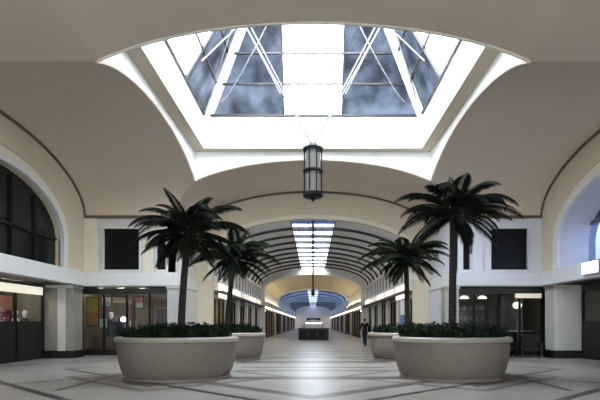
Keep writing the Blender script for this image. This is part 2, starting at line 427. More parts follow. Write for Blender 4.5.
for a, b in zip(ys, ys[1:]):
    mid = a + (b-a)*.62
    for (p0, p1), mm in (((a, mid), 'tint_mid'), ((mid, b), 'clear')):
        obj('glass_pane', B(-GW, GW, p0, p1, zr+.05, zr+.07), M[mm], arc)
# arch between the two stretches of the arcade, its deep cream soffit, then the dark glazed stretch
DH, DS, DR = 4.55, 4.62, 1.42
w = MB().strip(arch(0, CH+.6, CS, CR+.5, 0), arch(0, DH, DS, DR, 0), PY, Y1, Y1+.4)
struct('wall_arcade', w, M['grey_white'])
trim(MB().strip(arch(0, DH+.4, DS, DR+.25, 3.6, 36, 2), arch(0, DH, DS, DR, 3.6, 36, 2), PY, Y1-.1, Y1+.02), M['white'])
c = MB(); pr = arch(0, DH, DS, DR, DS-.01, 36, 1)
c.grid([[(u, y, z) for u, z in pr] for y in (Y1+.35, Y2)])
struct('ceiling', c, M['lunette'], smooth=True)
trim(MB().strip(arch(0, DH, DS, DR, DS-.02, 36, 1), arch(0, DH-.25, DS, DR-.2, DS-.02, 36, 1), PY, Y2-.3, Y2), M['arch'])
g = thing('window_10', 'dark blue glazed vault over the far end of the arcade', 'glazed vault', (0, Y2, DS)); g['kind'] = 'structure'
def vault_piece(a0, a1, mm):
    c = MB(); n = 10
    c.grid([[(-DH*math.cos(a0+(a1-a0)*i/n), y, DR*math.sin(a0+(a1-a0)*i/n)) for i in range(n+1)] for y in (0, Y3-Y2)])
    obj('glass_pane', c, M[mm], g, smooth=True)
aa = math.acos(.75/DH)
vault_piece(0, aa, 'tint_dark'); vault_piece(aa, PI-aa, 'tint_mid'); vault_piece(PI-aa, PI, 'tint_dark')
for i in range(8):
    y = 4 + i*7.6
    obj('rib', MB().strip(arch(0, DH, 0, DR, -.02, 24, 1), arch(0, DH-.12, 0, DR-.12, -.02, 24, 1), PY, y-.1, y+.1), M['rib'], g)
struct('wall_end', B(-6, 6, Y3, Y3+.3, 0, 7), M['grey_white'])

for sgn in (-1, 1):  # uplights added only to brighten the cream soffit, no known fixture
    e = thing('added_uplight', 'added warm uplight brightening the soffit from the %s ledge below the cream arch of the arcade' % ('left' if sgn < 0 else 'right'), 'light', (sgn*(DH-.14), Y1+.6, 3.52))
    obj('trough', B(-.1, .1, 0, Y2-Y1-.8, 0, .05), M['white'], e); obj('lamp', B(-.06, .06, .1, Y2-Y1-.9, .05, .08), M['glow_added'], e)
# arcade walls, shops below
def arcade_wall(sgn):
    side = 'left' if sgn < 0 else 'right'
    f = (lambda a, b: (min(sgn*a, sgn*b), max(sgn*a, sgn*b)))
    struct('wall_arcade_%s' % side, B(*f(CH, CH+.25), Y0, Y1, 3.0, CS+.02).box(*f(DH, DH+.25), Y1+.35, Y3, 3.0, DS+.02).box(*f(9.3, 9.5), Y0, Y3, 0, 3.1), M['white'])
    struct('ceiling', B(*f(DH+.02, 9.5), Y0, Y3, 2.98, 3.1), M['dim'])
    trim(B(*f(CH-.12, CH+.02), Y0, Y1, 3.05, 3.55), M['white'], bevel=.02)
    trim(B(*f(DH-.12, DH+.02), Y1+.4, Y3, 3.05, 3.5), M['white'])
    trim(B(*f(CH-.18, CH+.02), Y0, Y1, 4.7, 4.86), M['arch'])
    e = thing('ceiling_cove_light', 'long warm light strip under the %s fascia of the arcade' % ('left' if sgn < 0 else 'right'), 'light strip', (0, 0, 0))
    obj('housing', B(*f(CH-.1, CH), 38, Y1, 2.93, 3.05), M['white'], e)
    obj('diffuser', B(*f(DH-.08, DH), Y1+.4, Y3, 2.93, 3.05), M['lamp_warm'], e)
    for i in range(7):
        for q in (-.75, .75):
            y = 28.2 + i*3.1 + q
            h = thing('window_%d' % n_win[0], 'upper floor window of the arcade', 'window', (sgn*(CH-.02), y, 3.7)); h['kind'] = 'structure'; n_win[0] += 1
            obj('pane', B(*f(.0, .03), -.45, .45, 0, .9), M['pane_blue'], h)
            fr = MB().box(*f(-.04, .02), -.52, -.45, -.06, .96).box(*f(-.04, .02), .45, .52, -.06, .96).box(*f(-.04, .02), -.45, .45, .9, .96).box(*f(-.06, .02), -.45, .45, -.06, 0)
            obj('window_frame', fr, M['grey_white'], h)
n_win[0] = 11
arcade_wall(-1); arcade_wall(1)

# ------------------------------------------------------------------ rear bay behind the camera, its glazing added to let daylight in
w = MB().box(-10.2, -5.5, -8.3, -8, 0, 8.1).box(5.5, 10.2, -8.3, -8, 0, 8.1).box(-5.5, 5.5, -8.3, -8, 4.8, 8.1)
struct('wall_back', w, M['grey_white'])
rw = thing('window_40', 'added rear glazing that lets in daylight from behind', 'window', (0, -8.15, 0)); rw['kind'] = 'structure'
obj('pane', B(-5.5, 5.5, -.01, .01, 0, 4.8), M['clear_grey'], rw)
for x in (-5.4, -2.7, 0, 2.7, 5.4): obj('mullion', B(x-.05, x+.05, -.06, .06, 0, 4.8), M['grey_metal'], rw)

# ------------------------------------------------------------------ pillars
def pillar(x, y, wx, wy, h, m, label):
    e = thing('pillar', label, 'pillar', (x, y, 0), 0, 'stone clad pillars round the court')
    obj('shaft', B(-wx/2, wx/2, -wy/2, wy/2, .3, h-.12), m, e, bevel=.03)
    if wx > 1 and x < 0: obj('corner_strip', B(.1, .42, -wy/2-.04, -wy/2, .3, h-.12), M['stone_light'], e)
    obj('plinth', B(-wx/2-.05, wx/2+.05, -wy/2-.05, wy/2+.05, 0, .3), M['dark'], e, bevel=.02)
    obj('capital', B(-wx/2-.04, wx/2+.04, -wy/2-.04, wy/2+.04, h-.12, h), M['stone_light'], e, bevel=.02)
pillar(-10.55, 21.75, 1.45, .9, 3.0, M['stone'], 'wide grey stone pillar in the corner by the shop with red clothes')
pillar(10.72, 21.75, 1.65, .9, 3.0, M['stone_light'], 'wide pale stone pillar at the corner beside the dark cafe front')
pillar(-5.85, 22.25, .62, .62, 3.0, M['stone_light'], 'slim pale pillar behind the palm beside the clothes shop')
pillar(5.85, 22.25, .62, .62, 3.0, M['stone_light'], 'slim pale pillar behind the palm beside the dark cafe')

# ------------------------------------------------------------------ shops round the court
def shop(name, label, cat, loc, rz, wid, dep, n_bay, sign, lamps, riser, header=True, wall='dim', group=None):
    e = thing(name, label, cat, loc, rz, group)
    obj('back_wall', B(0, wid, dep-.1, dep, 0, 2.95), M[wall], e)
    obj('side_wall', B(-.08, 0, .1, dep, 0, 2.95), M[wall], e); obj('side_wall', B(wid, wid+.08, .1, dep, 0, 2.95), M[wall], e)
    if header: obj('header', B(0, wid, -.06, .06, 2.74, 3.0), M['dim_green'], e)
    if riser: obj('stall_riser', B(0, wid, -.05, .05, 0, riser), M['dark'], e)
    obj('glass_pane', B(0, wid, -.01, .01, riser, 2.74), M['shopglass'], e)
    for i in range(n_bay+1):
        x = min(max(wid*i/n_bay, .04), wid-.04); obj('mullion', B(x-.04, x+.04, -.05, .05, 0, 2.74), M['black'], e)
    if sign:
        x0, x1, z0, z1, m = sign; obj('sign', B(x0, x1, -.14, -.06, z0, z1), M[m], e)
    for x, y in lamps: obj('ceiling_lamp', MB().lathe([(.14, 0), (.14, .05), (.05, .07)], 12, (x, y, 2.86)), M['lamp_shop'], e)
    return e
shop('clothes_shop', 'clothes shop with a long cream lit sign on the left wall', 'shop', (-11.0, 15.2, 0), PI/2, 6.0, 3.0, 3, (.2, 5.7, 2.56, 2.86, 'lamp_sign'), [(3.2, .5), (4.2, .5), (5.2, .6)], 1.5, True)
shop('clothes_shop', 'clothes shop with an olive header between two stone pillars', 'shop', (-10.4, 23.35, 0), 0, 4.1, 3.0, 4, None, [(.6, .7), (1.5, .7), (2.5, .8), (1.2, 1.8)], .25)
shop('cafe', 'dark cafe front with a small cream sign beside the wide pale pillar', 'cafe', (6.2, 23.35, 0), 0, 4.1, 3.0, 4, (2.85, 4.0, 2.56, 2.76, 'lamp_dim'), [], .25, True, 'dim')
shop('corner_shop', 'dark shop front under the arched blue window on the right wall', 'shop', (11.0, 21.2, 0), -PI/2, 6.0, 3.0, 3, None, [(3.2, 1.4)], 1.5)
e = thing('wall_light', 'bright white box light on the right fascia under the arched blue window', 'light', (LW-.14, 17.75, 3.0))
obj('housing', B(-.1, 0, -.52, .52, .1, .56), M['grey_metal'], e); obj('diffuser', B(-.14, -.1, -.48, .48, .14, .52), M['lamp_white'], e)

def garment(m, label, x, y, z, rz, w=.42, h=.75, group='clothes hanging in the shops'):
    """hanging jacket: shoulders, body, two sleeves, hanger"""
    e = thing('hanging_garment', label, 'clothing', (x, y, z), rz, group)
    b = MB(); rows = []
    for q, (ww, dd) in enumerate(((.10,.05),(.40,.10),(.44,.13),(.42,.13),(.46,.14),(.5,.15))):
        zz = [0, -.07, -.2, -.4, -.6, -1][q]*h
        rows.append([(ww*w*1.1*math.cos(t), dd*math.sin(t), zz) for t in [2*PI*k/12 for k in range(12)]])
    vs = b.grid(rows, True); b.b.faces.new(vs[0]); b.b.faces.new(vs[-1]); obj('body', b, M[m], e, smooth=True)
    for s_ in (-1, 1): obj('sleeve', MB().tube([(s_*w*.42, 0, -.07*h), (s_*w*.6, 0, -.4*h), (s_*w*.62, .02, -.85*h)], .065, 8, .045), M[m], e, smooth=True)
    obj('hanger', MB().tube([(0,0,-.02), (0,0,.09), (.03,0,.12), (.05,0,.09)], .008, 5), M['grey_metal'], e)
def mannequin(m, label, x, y, rz):
    e = thing('shop_mannequin', label, 'mannequin', (x, y, 0), rz, 'mannequins in the shop windows')
    obj('base', MB().lathe([(.2, 0), (.2, .03), (.03, .05)], 20), M['grey_metal'], e, smooth=True)
    obj('stand', MB().tube([(0,0,.03), (0,0,.95)], .02), M['grey_metal'], e)
    b = MB(); rows = [[(a*math.cos(t), d*math.sin(t), z) for t in [2*PI*k/16 for k in range(16)]] for a, d, z in
        ((.13,.10,.9),(.18,.13,1.0),(.17,.12,1.1),(.135,.10,1.25),(.17,.12,1.42),(.2,.12,1.52),(.16,.09,1.6),(.06,.06,1.65))]
    vs = b.grid(rows, True); b.b.faces.new(vs[0]); b.b.faces.new(vs[-1]); obj('torso', b, M[m], e, smooth=True)
    obj('head', MB().lathe([(.05,1.62),(.055,1.7),(.085,1.75),(.1,1.83),(.085,1.91),(.03,1.95)], 14), M['white_cloth'], e, smooth=True)
    for s_ in (-1, 1): obj('arm', MB().tube([(s_*.2,0,1.5),(s_*.25,.02,1.25),(s_*.23,-.08,1.0)], .05, 8, .03), M[m], e, smooth=True)
def rail(label, x, y, rz, L_):
    e = thing('clothes_rail', label, 'clothes rail', (x, y, 0), rz, 'clothes rails')
    obj('crossbar', MB().tube([(-L_/2,0,1.75),(L_/2,0,1.75)], .018), M['grey_metal'], e)
    for s_ in (-1, 1):
        obj('upright', MB().tube([(s_*L_/2,0,.03),(s_*L_/2,0,1.75)], .018), M['grey_metal'], e)
        obj('foot', MB().tube([(s_*L_/2,-.25,.03),(s_*L_/2,.25,.03)], .02), M['grey_metal'], e)
def poster(label, x, y, z, rz, w, h, m, m2):
    e = thing('poster', label, 'poster', (x, y, z), rz, 'printed shop posters')
    obj('frame', B(-w/2-.03, w/2+.03, 0, .04, -.03, h+.03), M['black'], e)
    obj('upper_print', B(-w/2, w/2, -.01, 0, h*.45, h), M[m], e); obj('lower_print', B(-w/2, w/2, -.01, 0, 0, h*.45), M[m2], e)
# left wall shop (behind glass at x = -11)
poster('tall poster, salmon pink above crimson, in the window under the long cream sign', -11.3, 18.75, 1.45, PI/2, 1.5, 1.0, 'pink', 'red')
mannequin('white_cloth', 'white dressed mannequin in the window next to the crimson poster', -11.5, 20.1, PI/2)
mannequin('black', 'black dressed mannequin at the pillar end of the left shop window', -11.5, 20.75, PI/2)
rail('clothes rail behind the crimson poster in the left shop', -12.6, 18.2, PI/2, 2.6)
for i, (m, n) in enumerate((('red','crimson'), ('pink','salmon'), ('red','deep crimson'), ('navy','navy'), ('white_cloth','white'))):
    garment(m, '%s jacket on the rail behind the crimson poster, place %d along it' % (n, i+1), -12.6, 17.2 + i*.5, 1.62, 0)
# front left shop (behind glass at y = 23.35)
poster('tall mustard and orange poster by the corner pillar', -10.02, 23.62, 1.35, 0, .52, 1.25, 'yellow', 'orange')
poster('white framed picture with mint base high beside the mustard poster', -9.42, 23.72, 2.2, 0, .42, .42, 'white_cloth', 'mint')
poster('wide burnt orange poster high above the spot lamp', -8.82, 23.72, 2.36, 0, .6, .28, 'tan', 'orange')
poster('pinkish portrait poster between rust brown posts', -7.92, 23.72, 2.15, 0, .34, .46, 'pink', 'white_cloth')
poster('small pale mint card low in the shop window', -9.52, 23.6, 1.25, 0, .34, .4, 'mint', 'mint')
for x, n in ((-8.3, 'left of'), (-7.45, 'right of')):
    e = thing('display_post', 'rust brown timber post %s the pinkish portrait poster' % n, 'post', (x, 24.0, 0), 0, 'rust brown posts'); obj('shaft', B(-.08, .08, -.08, .08, .06, 2.45), M['rust'], e); obj('foot', B(-.14, .14, -.14, .14, 0, .06), M['black'], e)
rail('clothes rail of dark jackets in the shop between the pillars', -9.0, 24.4, 0, 1.5)
for i, m in enumerate(('navy', 'grey_cloth', 'navy', 'grey_cloth', 'white_cloth')):
    garment(m, '%s jacket, number %d from the mustard poster on the dark rail' % ({'navy':'navy','grey_cloth':'blue grey','white_cloth':'white'}[m], i+1), -9.6 + i*.29, 24.4, 1.62, 1.4, .36, .8)
e = thing('spot_lamp', 'small bright spot lamp among the dark jackets', 'lamp', (-8.64, 23.7, 0)); obj('pole', MB().tube([(0,0,.03),(0,0,1.5)], .02), M['black'], e); obj('base', MB().lathe([(.16,0),(.16,.03)], 16), M['black'], e); obj('lamp_head', MB().lathe([(.06,1.5),(.12,1.56),(.12,1.66),(.05,1.72)], 14), M['lamp_white'], e, smooth=True)
mannequin('navy', 'navy dressed mannequin in front of the jacket rail', -9.25, 23.85, 0)
e = thing('folding_screen', 'dark grey folding screen beside the slim pillar', 'screen', (-7.2, 23.9, 0))
for i in range(3): obj('panel', B(i*.3, i*.3+.28, -.02, .02, .05, 2.1), M['dark'], e)
# cafe on the right: dim shelves, lamps, counter
for x, n in ((6.95, 'nearest the slim pillar'), (7.78, 'second from the slim pillar')):
    e = thing('pendant_lamp', 'yellow pendant lamp %s in the dark cafe' % n, 'lamp', (x, 23.9, 3.02), 0, 'cafe pendant lamps')
    obj('cord', MB().tube([(0,0,-.32),(0,0,0)], .012), M['black'], e); obj('lamp_shade', MB().lathe([(.2,-.46),(.21,-.4),(.08,-.32)], 18), M['lamp_cream'], e, smooth=True)
e = thing('floor_lamp', 'white globe lamp on a thin post in the dark cafe', 'lamp', (9.28, 23.75, 0)); obj('pole', MB().tube([(.1,0,.03),(.1,0,2.1)], .025), M['grey_metal'], e); obj('base', MB().lathe([(.18,0),(.18,.03)], 16, (.1,0,0)), M['black'], e); obj('lamp_shade', MB().lathe([(.10,2.1),(.19,2.18),(.2,2.3),(.1,2.4)], 18, (.05,0,0)), M['lamp_cream'], e, smooth=True)
sh = thing('display_shelf', 'dark shelf unit with jars at the back of the cafe', 'shelf', (7.4, 25.4, 0))
for s_ in (-1.1, 1.1): obj('side_panel', B(s_-.03, s_+.03, -.15, .15, 0, 2.4), M['wood'], sh)
for z in (.5, 1.0, 1.5, 2.0): obj('shelf_board', B(-1.07, 1.07, -.15, .15, z, z+.04), M['wood'], sh)
jm = MB().lathe([(.09,0),(.11,.08),(.10,.2),(.05,.25),(.06,.28)], 12)
j0 = obj('jar', jm, M['jar'], smooth=True); j0.location = (6.5, 25.38, 1.54)
rowname = {0: 'upper middle shelf', 1: 'top shelf'}
for r_ in range(2):
    for i in range(7):
        o = j0 if (r_, i) == (0, 0) else j0.copy()
        if o is not j0: COL.objects.link(o)
        o.location = (6.5 + i*.29, 25.38, 1.54 + r_*.5)
        tag(o, 'cream jar on the cafe %s, number %d from the slim pillar' % (rowname[r_], i+1), 'jar', 'cream jars in the cafe')
e = thing('cafe_counter', 'black cafe counter with a pale top edge near the wide pillar', 'counter', (9.2, 24.4, 0)); obj('body', B(-.9, .9, -.3, .3, 0, 1.05), M['dark'], e, bevel=.02); obj('worktop', B(-.95, .95, -.36, .36, 1.05, 1.1), M['stone_light'], e)
def armchair(x, y, rz, label):
    e = thing('armchair', label, 'armchair', (x, y, 0), rz, 'black armchairs')
    obj('seat', B(-.32, .32, -.32, .3, .25, .45), M['black'], e, bevel=.04); obj('backrest', B(-.4, .4, .28, .45, .2, .95), M['black'], e, bevel=.05)
    for s_ in (-1, 1):
        obj('armrest', B(min(s_*.32, s_*.44), max(s_*.32, s_*.44), -.34, .3, .12, .64), M['black'], e, bevel=.04)
        for yy in (-.28, .38): obj('leg', B(s_*.36-.03, s_*.36+.03, yy-.03, yy+.03, 0, .14), M['wood'], e)
armchair(7.45, 21.9, .3, 'black armchair next to the right planter in front of the dark cafe')
armchair(8.3, 22.4, 0, 'middle of the three black armchairs in front of the dark cafe')
armchair(9.15, 21.8, -.3, 'black armchair closest to the wide pale pillar')

# ------------------------------------------------------------------ shops along the arcade
names = ['first', 'second', 'third', 'fourth', 'fifth']
sgn_mats = {-1: ['lamp_cream', 'lamp_cream', 'lamp_dim', 'lamp_cream', 'lamp_dim'], 1: ['lamp_cream', 'lamp_pink', 'lamp_cream', 'lamp_dim', 'lamp_cream']}
look = {'lamp_cream': 'bright cream sign', 'lamp_dim': 'dim cream sign', 'lamp_pink': 'pink sign'}
for sgn in (-1, 1):
    for i in range(5):
        yb = 26.5 + i*4.45
        sm = sgn_mats[sgn][i]; wl_ = [['tan', 'dim', 'rust', 'tan', 'dim'], ['white_cloth', 'rust', 'tan', 'orange', 'tan']][sgn > 0][i]
        loc, rz = ((-5.25, yb, 0), PI/2) if sgn < 0 else ((5.25, yb+3.9, 0), -PI/2)
        e = shop('arcade_shop', '%s shop along the %s side of the arcade, with a %s' % (names[i], 'left' if sgn < 0 else 'right', look[sm]), 'shop', loc, rz, 3.9, 2.6, 3, None, [(1, .8), (2.8, .8)], .3, True, wl_, 'shops along the arcade')
        obj('sign', B(.3, 3.6, -.46, -.38, 3.12 - (.35 if i == 0 else 0), 3.5), M[sm], e)
        f = (lambda a, b: (min(sgn*a, sgn*b), max(sgn*a, sgn*b)))
        struct('wall_arcade_%s' % ('left' if sgn < 0 else 'right'), B(*f(CH-.05, CH+.4), yb+3.98, yb+4.37, 0, 3.0), M['stone_light'])
e = thing('hanging_banner', 'blue and white banner hanging by the second palm', 'banner', (4.95, 28.6, 1.2)); obj('upper_print', B(-.06, 0, -.5, .5, .7, 1.5), M['white_cloth'], e); obj('lower_print', B(-.06, 0, -.5, .5, .1, .7), M['blue'], e)
far_n = ['first', 'second', 'third', 'fourth', 'fifth', 'sixth']
for sgn in (-1, 1):
    for i in range(6):
        yb = 50 + i*13.5
        loc, rz = ((-4.75, yb, 0), PI/2) if sgn < 0 else ((4.75, yb+12.5, 0), -PI/2)
        e = shop('arcade_shop', '%s shop beyond the cream arch, %s side' % (far_n[i], 'left' if sgn < 0 else 'right'), 'shop', loc, rz, 12.5, 3.5, 4, None, [(3, .8), (9, .8)], .3, True, ['tan', 'rust', 'orange'][i % 3], 'shops beyond the cream arch')
        struct('wall_arcade_%s' % ('left' if sgn < 0 else 'right'), B(min(sgn*4.5, sgn*4.9), max(sgn*4.5, sgn*4.9), yb+12.55, yb+13.45, 0, 3.0), M['stone_light'])

# ------------------------------------------------------------------ kiosk
e = thing('kiosk', 'dark brown kiosk with a pale canopy standing in the middle of the arcade', 'kiosk', (.05, 45.5, 0))
obj('counter', B(-1.3, 1.3, -.8, .8, 0, .98), M['wood'], e, bevel=.03)
obj('worktop', B(-1.38, 1.38, -.88, .88, .98, 1.04), M['dark'], e)
for x in (-.78, .78): obj('post', B(x-.05, x+.05, -.05, .05, 1.04, 1.55), M['grey_metal'], e)
c = MB(); c.strip([(-.85+1.7*i/16, 1.55+.22*math.sin(PI*i/16)) for i in range(17)], [(-.85+1.7*i/16, 1.48+.21*math.sin(PI*i/16)) for i in range(17)], PY, -.8, .8); obj('canopy', c, M['white_cloth'], e, smooth=True)
obj('sign', B(-.6, .6, -.1, -.04, 1.72, 1.92), M['dark'], e); obj('lamp', B(-.7, .7, -.84, -.8, 1.42, 1.5), M['lamp_warm'], e)
for x in (-.8, .0, .8):
    d = obj('cabinet_door', B(x-.36, x+.36, -.83, -.8, .12, .85), M['black'], e); obj('handle', MB().tube([(x+.25,-.85,.4),(x+.25,-.85,.6)], .015), M['grey_metal'], d)

# ------------------------------------------------------------------ lantern on cables
lz = 6.93
e = thing('hanging_lantern', 'dark cylindrical lantern hung on pale cables under the skylight', 'lantern', (0, YC, lz))
obj('top_cap', MB().lathe([(.31,-.13),(.32,-.05),(.18,0),(.10,.10),(.04,.12)], 24), M['black'], e, smooth=True)
obj('base_ring', MB().lathe([(.25,-1.6),(.31,-1.55),(.31,-1.44)], 24), M['black'], e, smooth=True)
obj('finial', MB().lathe([(.02,-1.72),(.06,-1.66),(.09,-1.6)], 12), M['black'], e, smooth=True)
obj('glass_cylinder', MB().lathe([(.22,-1.45),(.22,-.12)], 20), M['lantern_glass'], e, smooth=True)
obj('middle_ring', MB().lathe([(.30,-.80),(.315,-.78),(.315,-.74),(.30,-.72)], 24), M['black'], e, smooth=True)
for i in range(8):
    t = 2*PI*(i+.5)/8; obj('bar', MB().tube([(.29*math.cos(t), .29*math.sin(t), -1.46), (.29*math.cos(t), .29*math.sin(t), -.1)], .022, 6), M['black'], e)
for sx in (-1, 1):
    for sy in (-1, 1):
        t = 1.42; obj('cable', MB().tube([(sx*.06, sy*.05, .1), (sx*(A2-t-.12), sy*.55, ZG+SL*t-lz)], .022, 6), M['brace'], e)

e = thing('pendant_lantern', 'slim dark lantern on a long rod hanging far down the arcade before the cream arch', 'lantern', (0, 47.6, 6.5))
obj('rod', MB().tube([(0,0,-1.9),(0,0,0)], .075, 8), M['black'], e); obj('lamp_body', MB().lathe([(.05,-2.55),(.17,-2.45),(.17,-2.0),(.06,-1.85)], 16), M['black'], e, smooth=True)
# ------------------------------------------------------------------ planters, palms, ground cover
def frond_mesh(name, L_, elev, droop, seed):
    rnd = random.Random(seed); b = MB(); n = 22
    p = Vector((.05, 0, 0)); pts = [p.copy()]; a = elev
    for i in range(n):
        a -= droop/n*(.5+1.0*i/n); p = p + Vector((math.cos(a), 0, math.sin(a)))*L_/n; pts.append(p.copy())
    b.tube(pts, .022, 5, .005)
    for i in range(3, n+1):
        s = i/n; base = pts[i]; d = (pts[i]-pts[i-1]).normalized()
        for sd in (-1, 1):
            for sub in (0, .5):
                ll = (.31*math.sin(PI*min(1, .18+.80*s))+.06) * L_/1.6 * rnd.uniform(.88, 1.1)
                fw = d*(.55+.4*s); dirv = (Vector((0, sd*1.0, .16-.35*s)) + fw).normalized()
                q = base - d*sub*L_/n
                tip = q + dirv*ll + Vector((0, 0, -.42*ll)); midp = q + dirv*ll*.5 + Vector((0, 0, -.03))
                wv = d*.021
                v0, v1, v2, v3 = q, midp+wv, tip, midp-wv
                b.face((v0, v1, v2)); b.face((v0, v2, v3))
    me = bpy.data.meshes.new(name); b.b.to_mesh(me); b.b.free(); me.materials.append(M['frond']); return me
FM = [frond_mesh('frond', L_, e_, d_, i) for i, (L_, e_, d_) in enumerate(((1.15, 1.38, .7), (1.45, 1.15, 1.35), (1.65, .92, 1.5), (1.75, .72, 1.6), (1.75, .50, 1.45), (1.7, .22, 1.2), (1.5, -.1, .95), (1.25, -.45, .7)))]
def palm(x, y, h, lean, sc, seed, label, z0):
    rnd = random.Random(seed)
    e = thing('palm_tree', label, 'palm', (x, y, z0), 0, 'palms in round planters')
    H = h - z0; pts = [(lean*(i/12)**1.6, .03*math.sin(i), H*i/12) for i in range(13)]
    rows = []; n = 12; K = 60
    for i in range(K+1):
        s = i/K; r = (.105 - .025*s + (.05*(1-s/.12) if s < .12 else 0) + (.05*max(0, s-.86)/.14)) * (1 + (.10 if i % 2 else -.04))*sc
        rows.append([(lean*s**1.6 + r*math.cos(2*PI*k/n), r*math.sin(2*PI*k/n), H*s) for k in range(n)])
    b = MB(); vs = b.grid(rows, True); b.b.faces.new(vs[-1]); b.b.faces.new(list(reversed(vs[0]))); obj('trunk', b, M['trunk'], e, smooth=True)
    counts = (1, 2, 4, 6, 7, 6, 4, 3)
    for q, cnt in enumerate(counts):
        off = rnd.uniform(0, 6.28)
        for i in range(cnt):
            o = again('frond', FM[q], e, (lean, 0, H-.02-.03*q+.06), off + 2*PI*i/cnt + rnd.uniform(-.25, .25), sc*rnd.uniform(.86, 1.08))
            o.rotation_euler.x = rnd.uniform(-.18, .18); o.rotation_euler.y = rnd.uniform(-.16, .12)
def planter(x, y, r, label, ul):
    e = thing('planter', label, 'planter', (x, y, 0), 0, 'round stone planters')
    k = r/1.55
    obj('base_kerb', MB().lathe([(1.38*k, 0), (1.38*k, .05), (1.34*k, .07), (1.2*k, .07)], 64), M['kerb'], e, smooth=True)
    obj('bowl', MB().lathe([(1.32*k, .05), (1.38*k, .12), (1.44*k, .26), (1.50*k, .5), (1.53*k, .74), (1.53*k, .93), (1.40*k, .93)], 64), M['planter'], e, smooth=True)
    obj('rim', MB().lathe([(1.38*k, .90), (1.55*k, .92), (1.60*k, .955), (1.60*k, 1.03), (1.56*k, 1.07), (1.40*k, 1.07), (1.38*k, .9)], 64, cap=False), M['rim'], e, smooth=True)
    obj('soil', MB().lathe([(1.39*k, .9), (1.39*k, .98), (.7*k, 1.05)], 48), M['soil'], e, smooth=True)
    rnd = random.Random(int(x*10+y*7)); b = MB()
    for i in range(1500):
        rr = 1.36*k*math.sqrt(rnd.random()); t = rnd.uniform(0, 6.283); h = rnd.uniform(.18, .50)*(1-.25*(rr/1.4)**2)
        p = Vector((rr*math.cos(t), rr*math.sin(t), .98)); dd = Vector((rnd.uniform(-.6,.6), rnd.uniform(-.6,.6), 1)).normalized()
        tip = p + dd*h; sv = dd.cross(Vector((math.cos(t*7), math.sin(t*7), 0))).normalized()*rnd.uniform(.02,.045)
        m_ = p + dd*h*.6
        b.face((p, m_+sv, tip)); b.face((p, tip, m_-sv))
        if rnd.random() < .5:
            c_ = tip; s2 = Vector((rnd.uniform(-.1,.1), rnd.uniform(-.1,.1), rnd.uniform(-.05,.03)))
            b.face((c_, c_+s2+Vector((.03,0,.02)), c_+s2*1.8, c_+s2-Vector((.03,0,.02))))
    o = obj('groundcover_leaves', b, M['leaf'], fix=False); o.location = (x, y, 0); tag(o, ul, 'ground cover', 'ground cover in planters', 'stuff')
planter(-3.58, 13.8, 1.55, 'large round taupe stone planter nearest on the left under the tall palm', 'dense dark leaves filling the near left planter')
planter(3.65, 13.8, 1.50, 'large round taupe stone planter nearest on the right under the tallest palm', 'dense dark leaves filling the near right planter')
planter(-3.42, 20.5, 1.50, 'round stone planter behind the near left planter, toward the arcade', 'dense dark leaves filling the far left planter')
planter(3.72, 20.5, 1.50, 'round stone planter behind the near right planter, beside the walking person', 'dense dark leaves filling the far right planter')
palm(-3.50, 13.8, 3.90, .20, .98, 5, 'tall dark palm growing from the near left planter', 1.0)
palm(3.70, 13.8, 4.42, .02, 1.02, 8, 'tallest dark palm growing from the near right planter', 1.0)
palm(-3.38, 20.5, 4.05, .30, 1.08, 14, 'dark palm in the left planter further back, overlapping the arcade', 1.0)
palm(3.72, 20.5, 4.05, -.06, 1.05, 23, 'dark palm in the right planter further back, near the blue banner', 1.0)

# ------------------------------------------------------------------ walking person
def skin_mesh(name, V, Ed, m, parent=None, root=0, lv=2):
    me = bpy.data.meshes.new(name); me.from_pydata([p[:3] for p in V], Ed, []); me.materials.append(m)
    o = bpy.data.objects.new(name, me); COL.objects.link(o)
    if parent: o.parent = parent
    o.modifiers.new('skin', 'SKIN').use_smooth_shade = True
    for i, p in enumerate(V):
        sv = me.skin_vertices[0].data[i]; r = p[3]; sv.radius = (r, p[4] if len(p) > 4 else r); sv.use_root = (i == root)
    s_ = o.modifiers.new('smooth', 'SUBSURF'); s_.levels = lv; s_.render_levels = lv
    return o
pz = thing('person', 'person in dark clothes walking along the arcade past the far right planter', 'person', (3.28, 33.0, 0), PI+.2)
V = [(0,0,.93,.14,.10), (0,0,1.10,.13,.095), (0,-.01,1.30,.155,.10), (0,0,1.43,.12,.085), (0,-.01,1.50,.05), (0,-.03,1.565,.058,.07), (0,-.02,1.645,.074,.094), (0,-.005,1.715,.064,.08),
     (-.17,0,1.41,.058), (-.24,.06,1.14,.045), (-.24,-.03,.92,.032), (-.24,-.05,.85,.03),
     (.17,0,1.41,.058), (.24,-.08,1.15,.045), (.23,-.22,.96,.032), (.23,-.26,.90,.03),
     (-.09,0,.86,.09), (-.10,-.12,.50,.062), (-.10,-.16,.10,.04), (-.10,-.28,.04,.035),
     (.09,0,.86,.09), (.10,.08,.50,.062), (.10,.26,.14,.04), (.10,.17,.05,.035)]
Ed = [(0,1),(1,2),(2,3),(3,4),(4,5),(5,6),(6,7),(3,8),(8,9),(9,10),(10,11),(3,12),(12,13),(13,14),(14,15),(0,16),(16,17),(17,18),(18,19),(0,20),(20,21),(21,22),(22,23)]
skin_mesh('body', V, Ed, M['skin'], pz)
skin_mesh('jacket', [(0,0,.78,.19,.15), (0,0,.92,.19,.15), (0,0,1.10,.165,.125), (0,-.01,1.30,.175,.12), (0,0,1.44,.135,.10), (-.18,0,1.41,.075), (-.25,.06,1.14,.062), (-.243,-.03,.90,.046), (.18,0,1.41,.075), (.25,-.08,1.15,.062), (.234,-.215,.965,.046), (0,-.008,1.50,.066,.062)],
          [(0,1),(1,2),(2,3),(3,4),(4,5),(5,6),(6,7),(4,8),(8,9),(9,10),(4,11)], M['black'], pz)
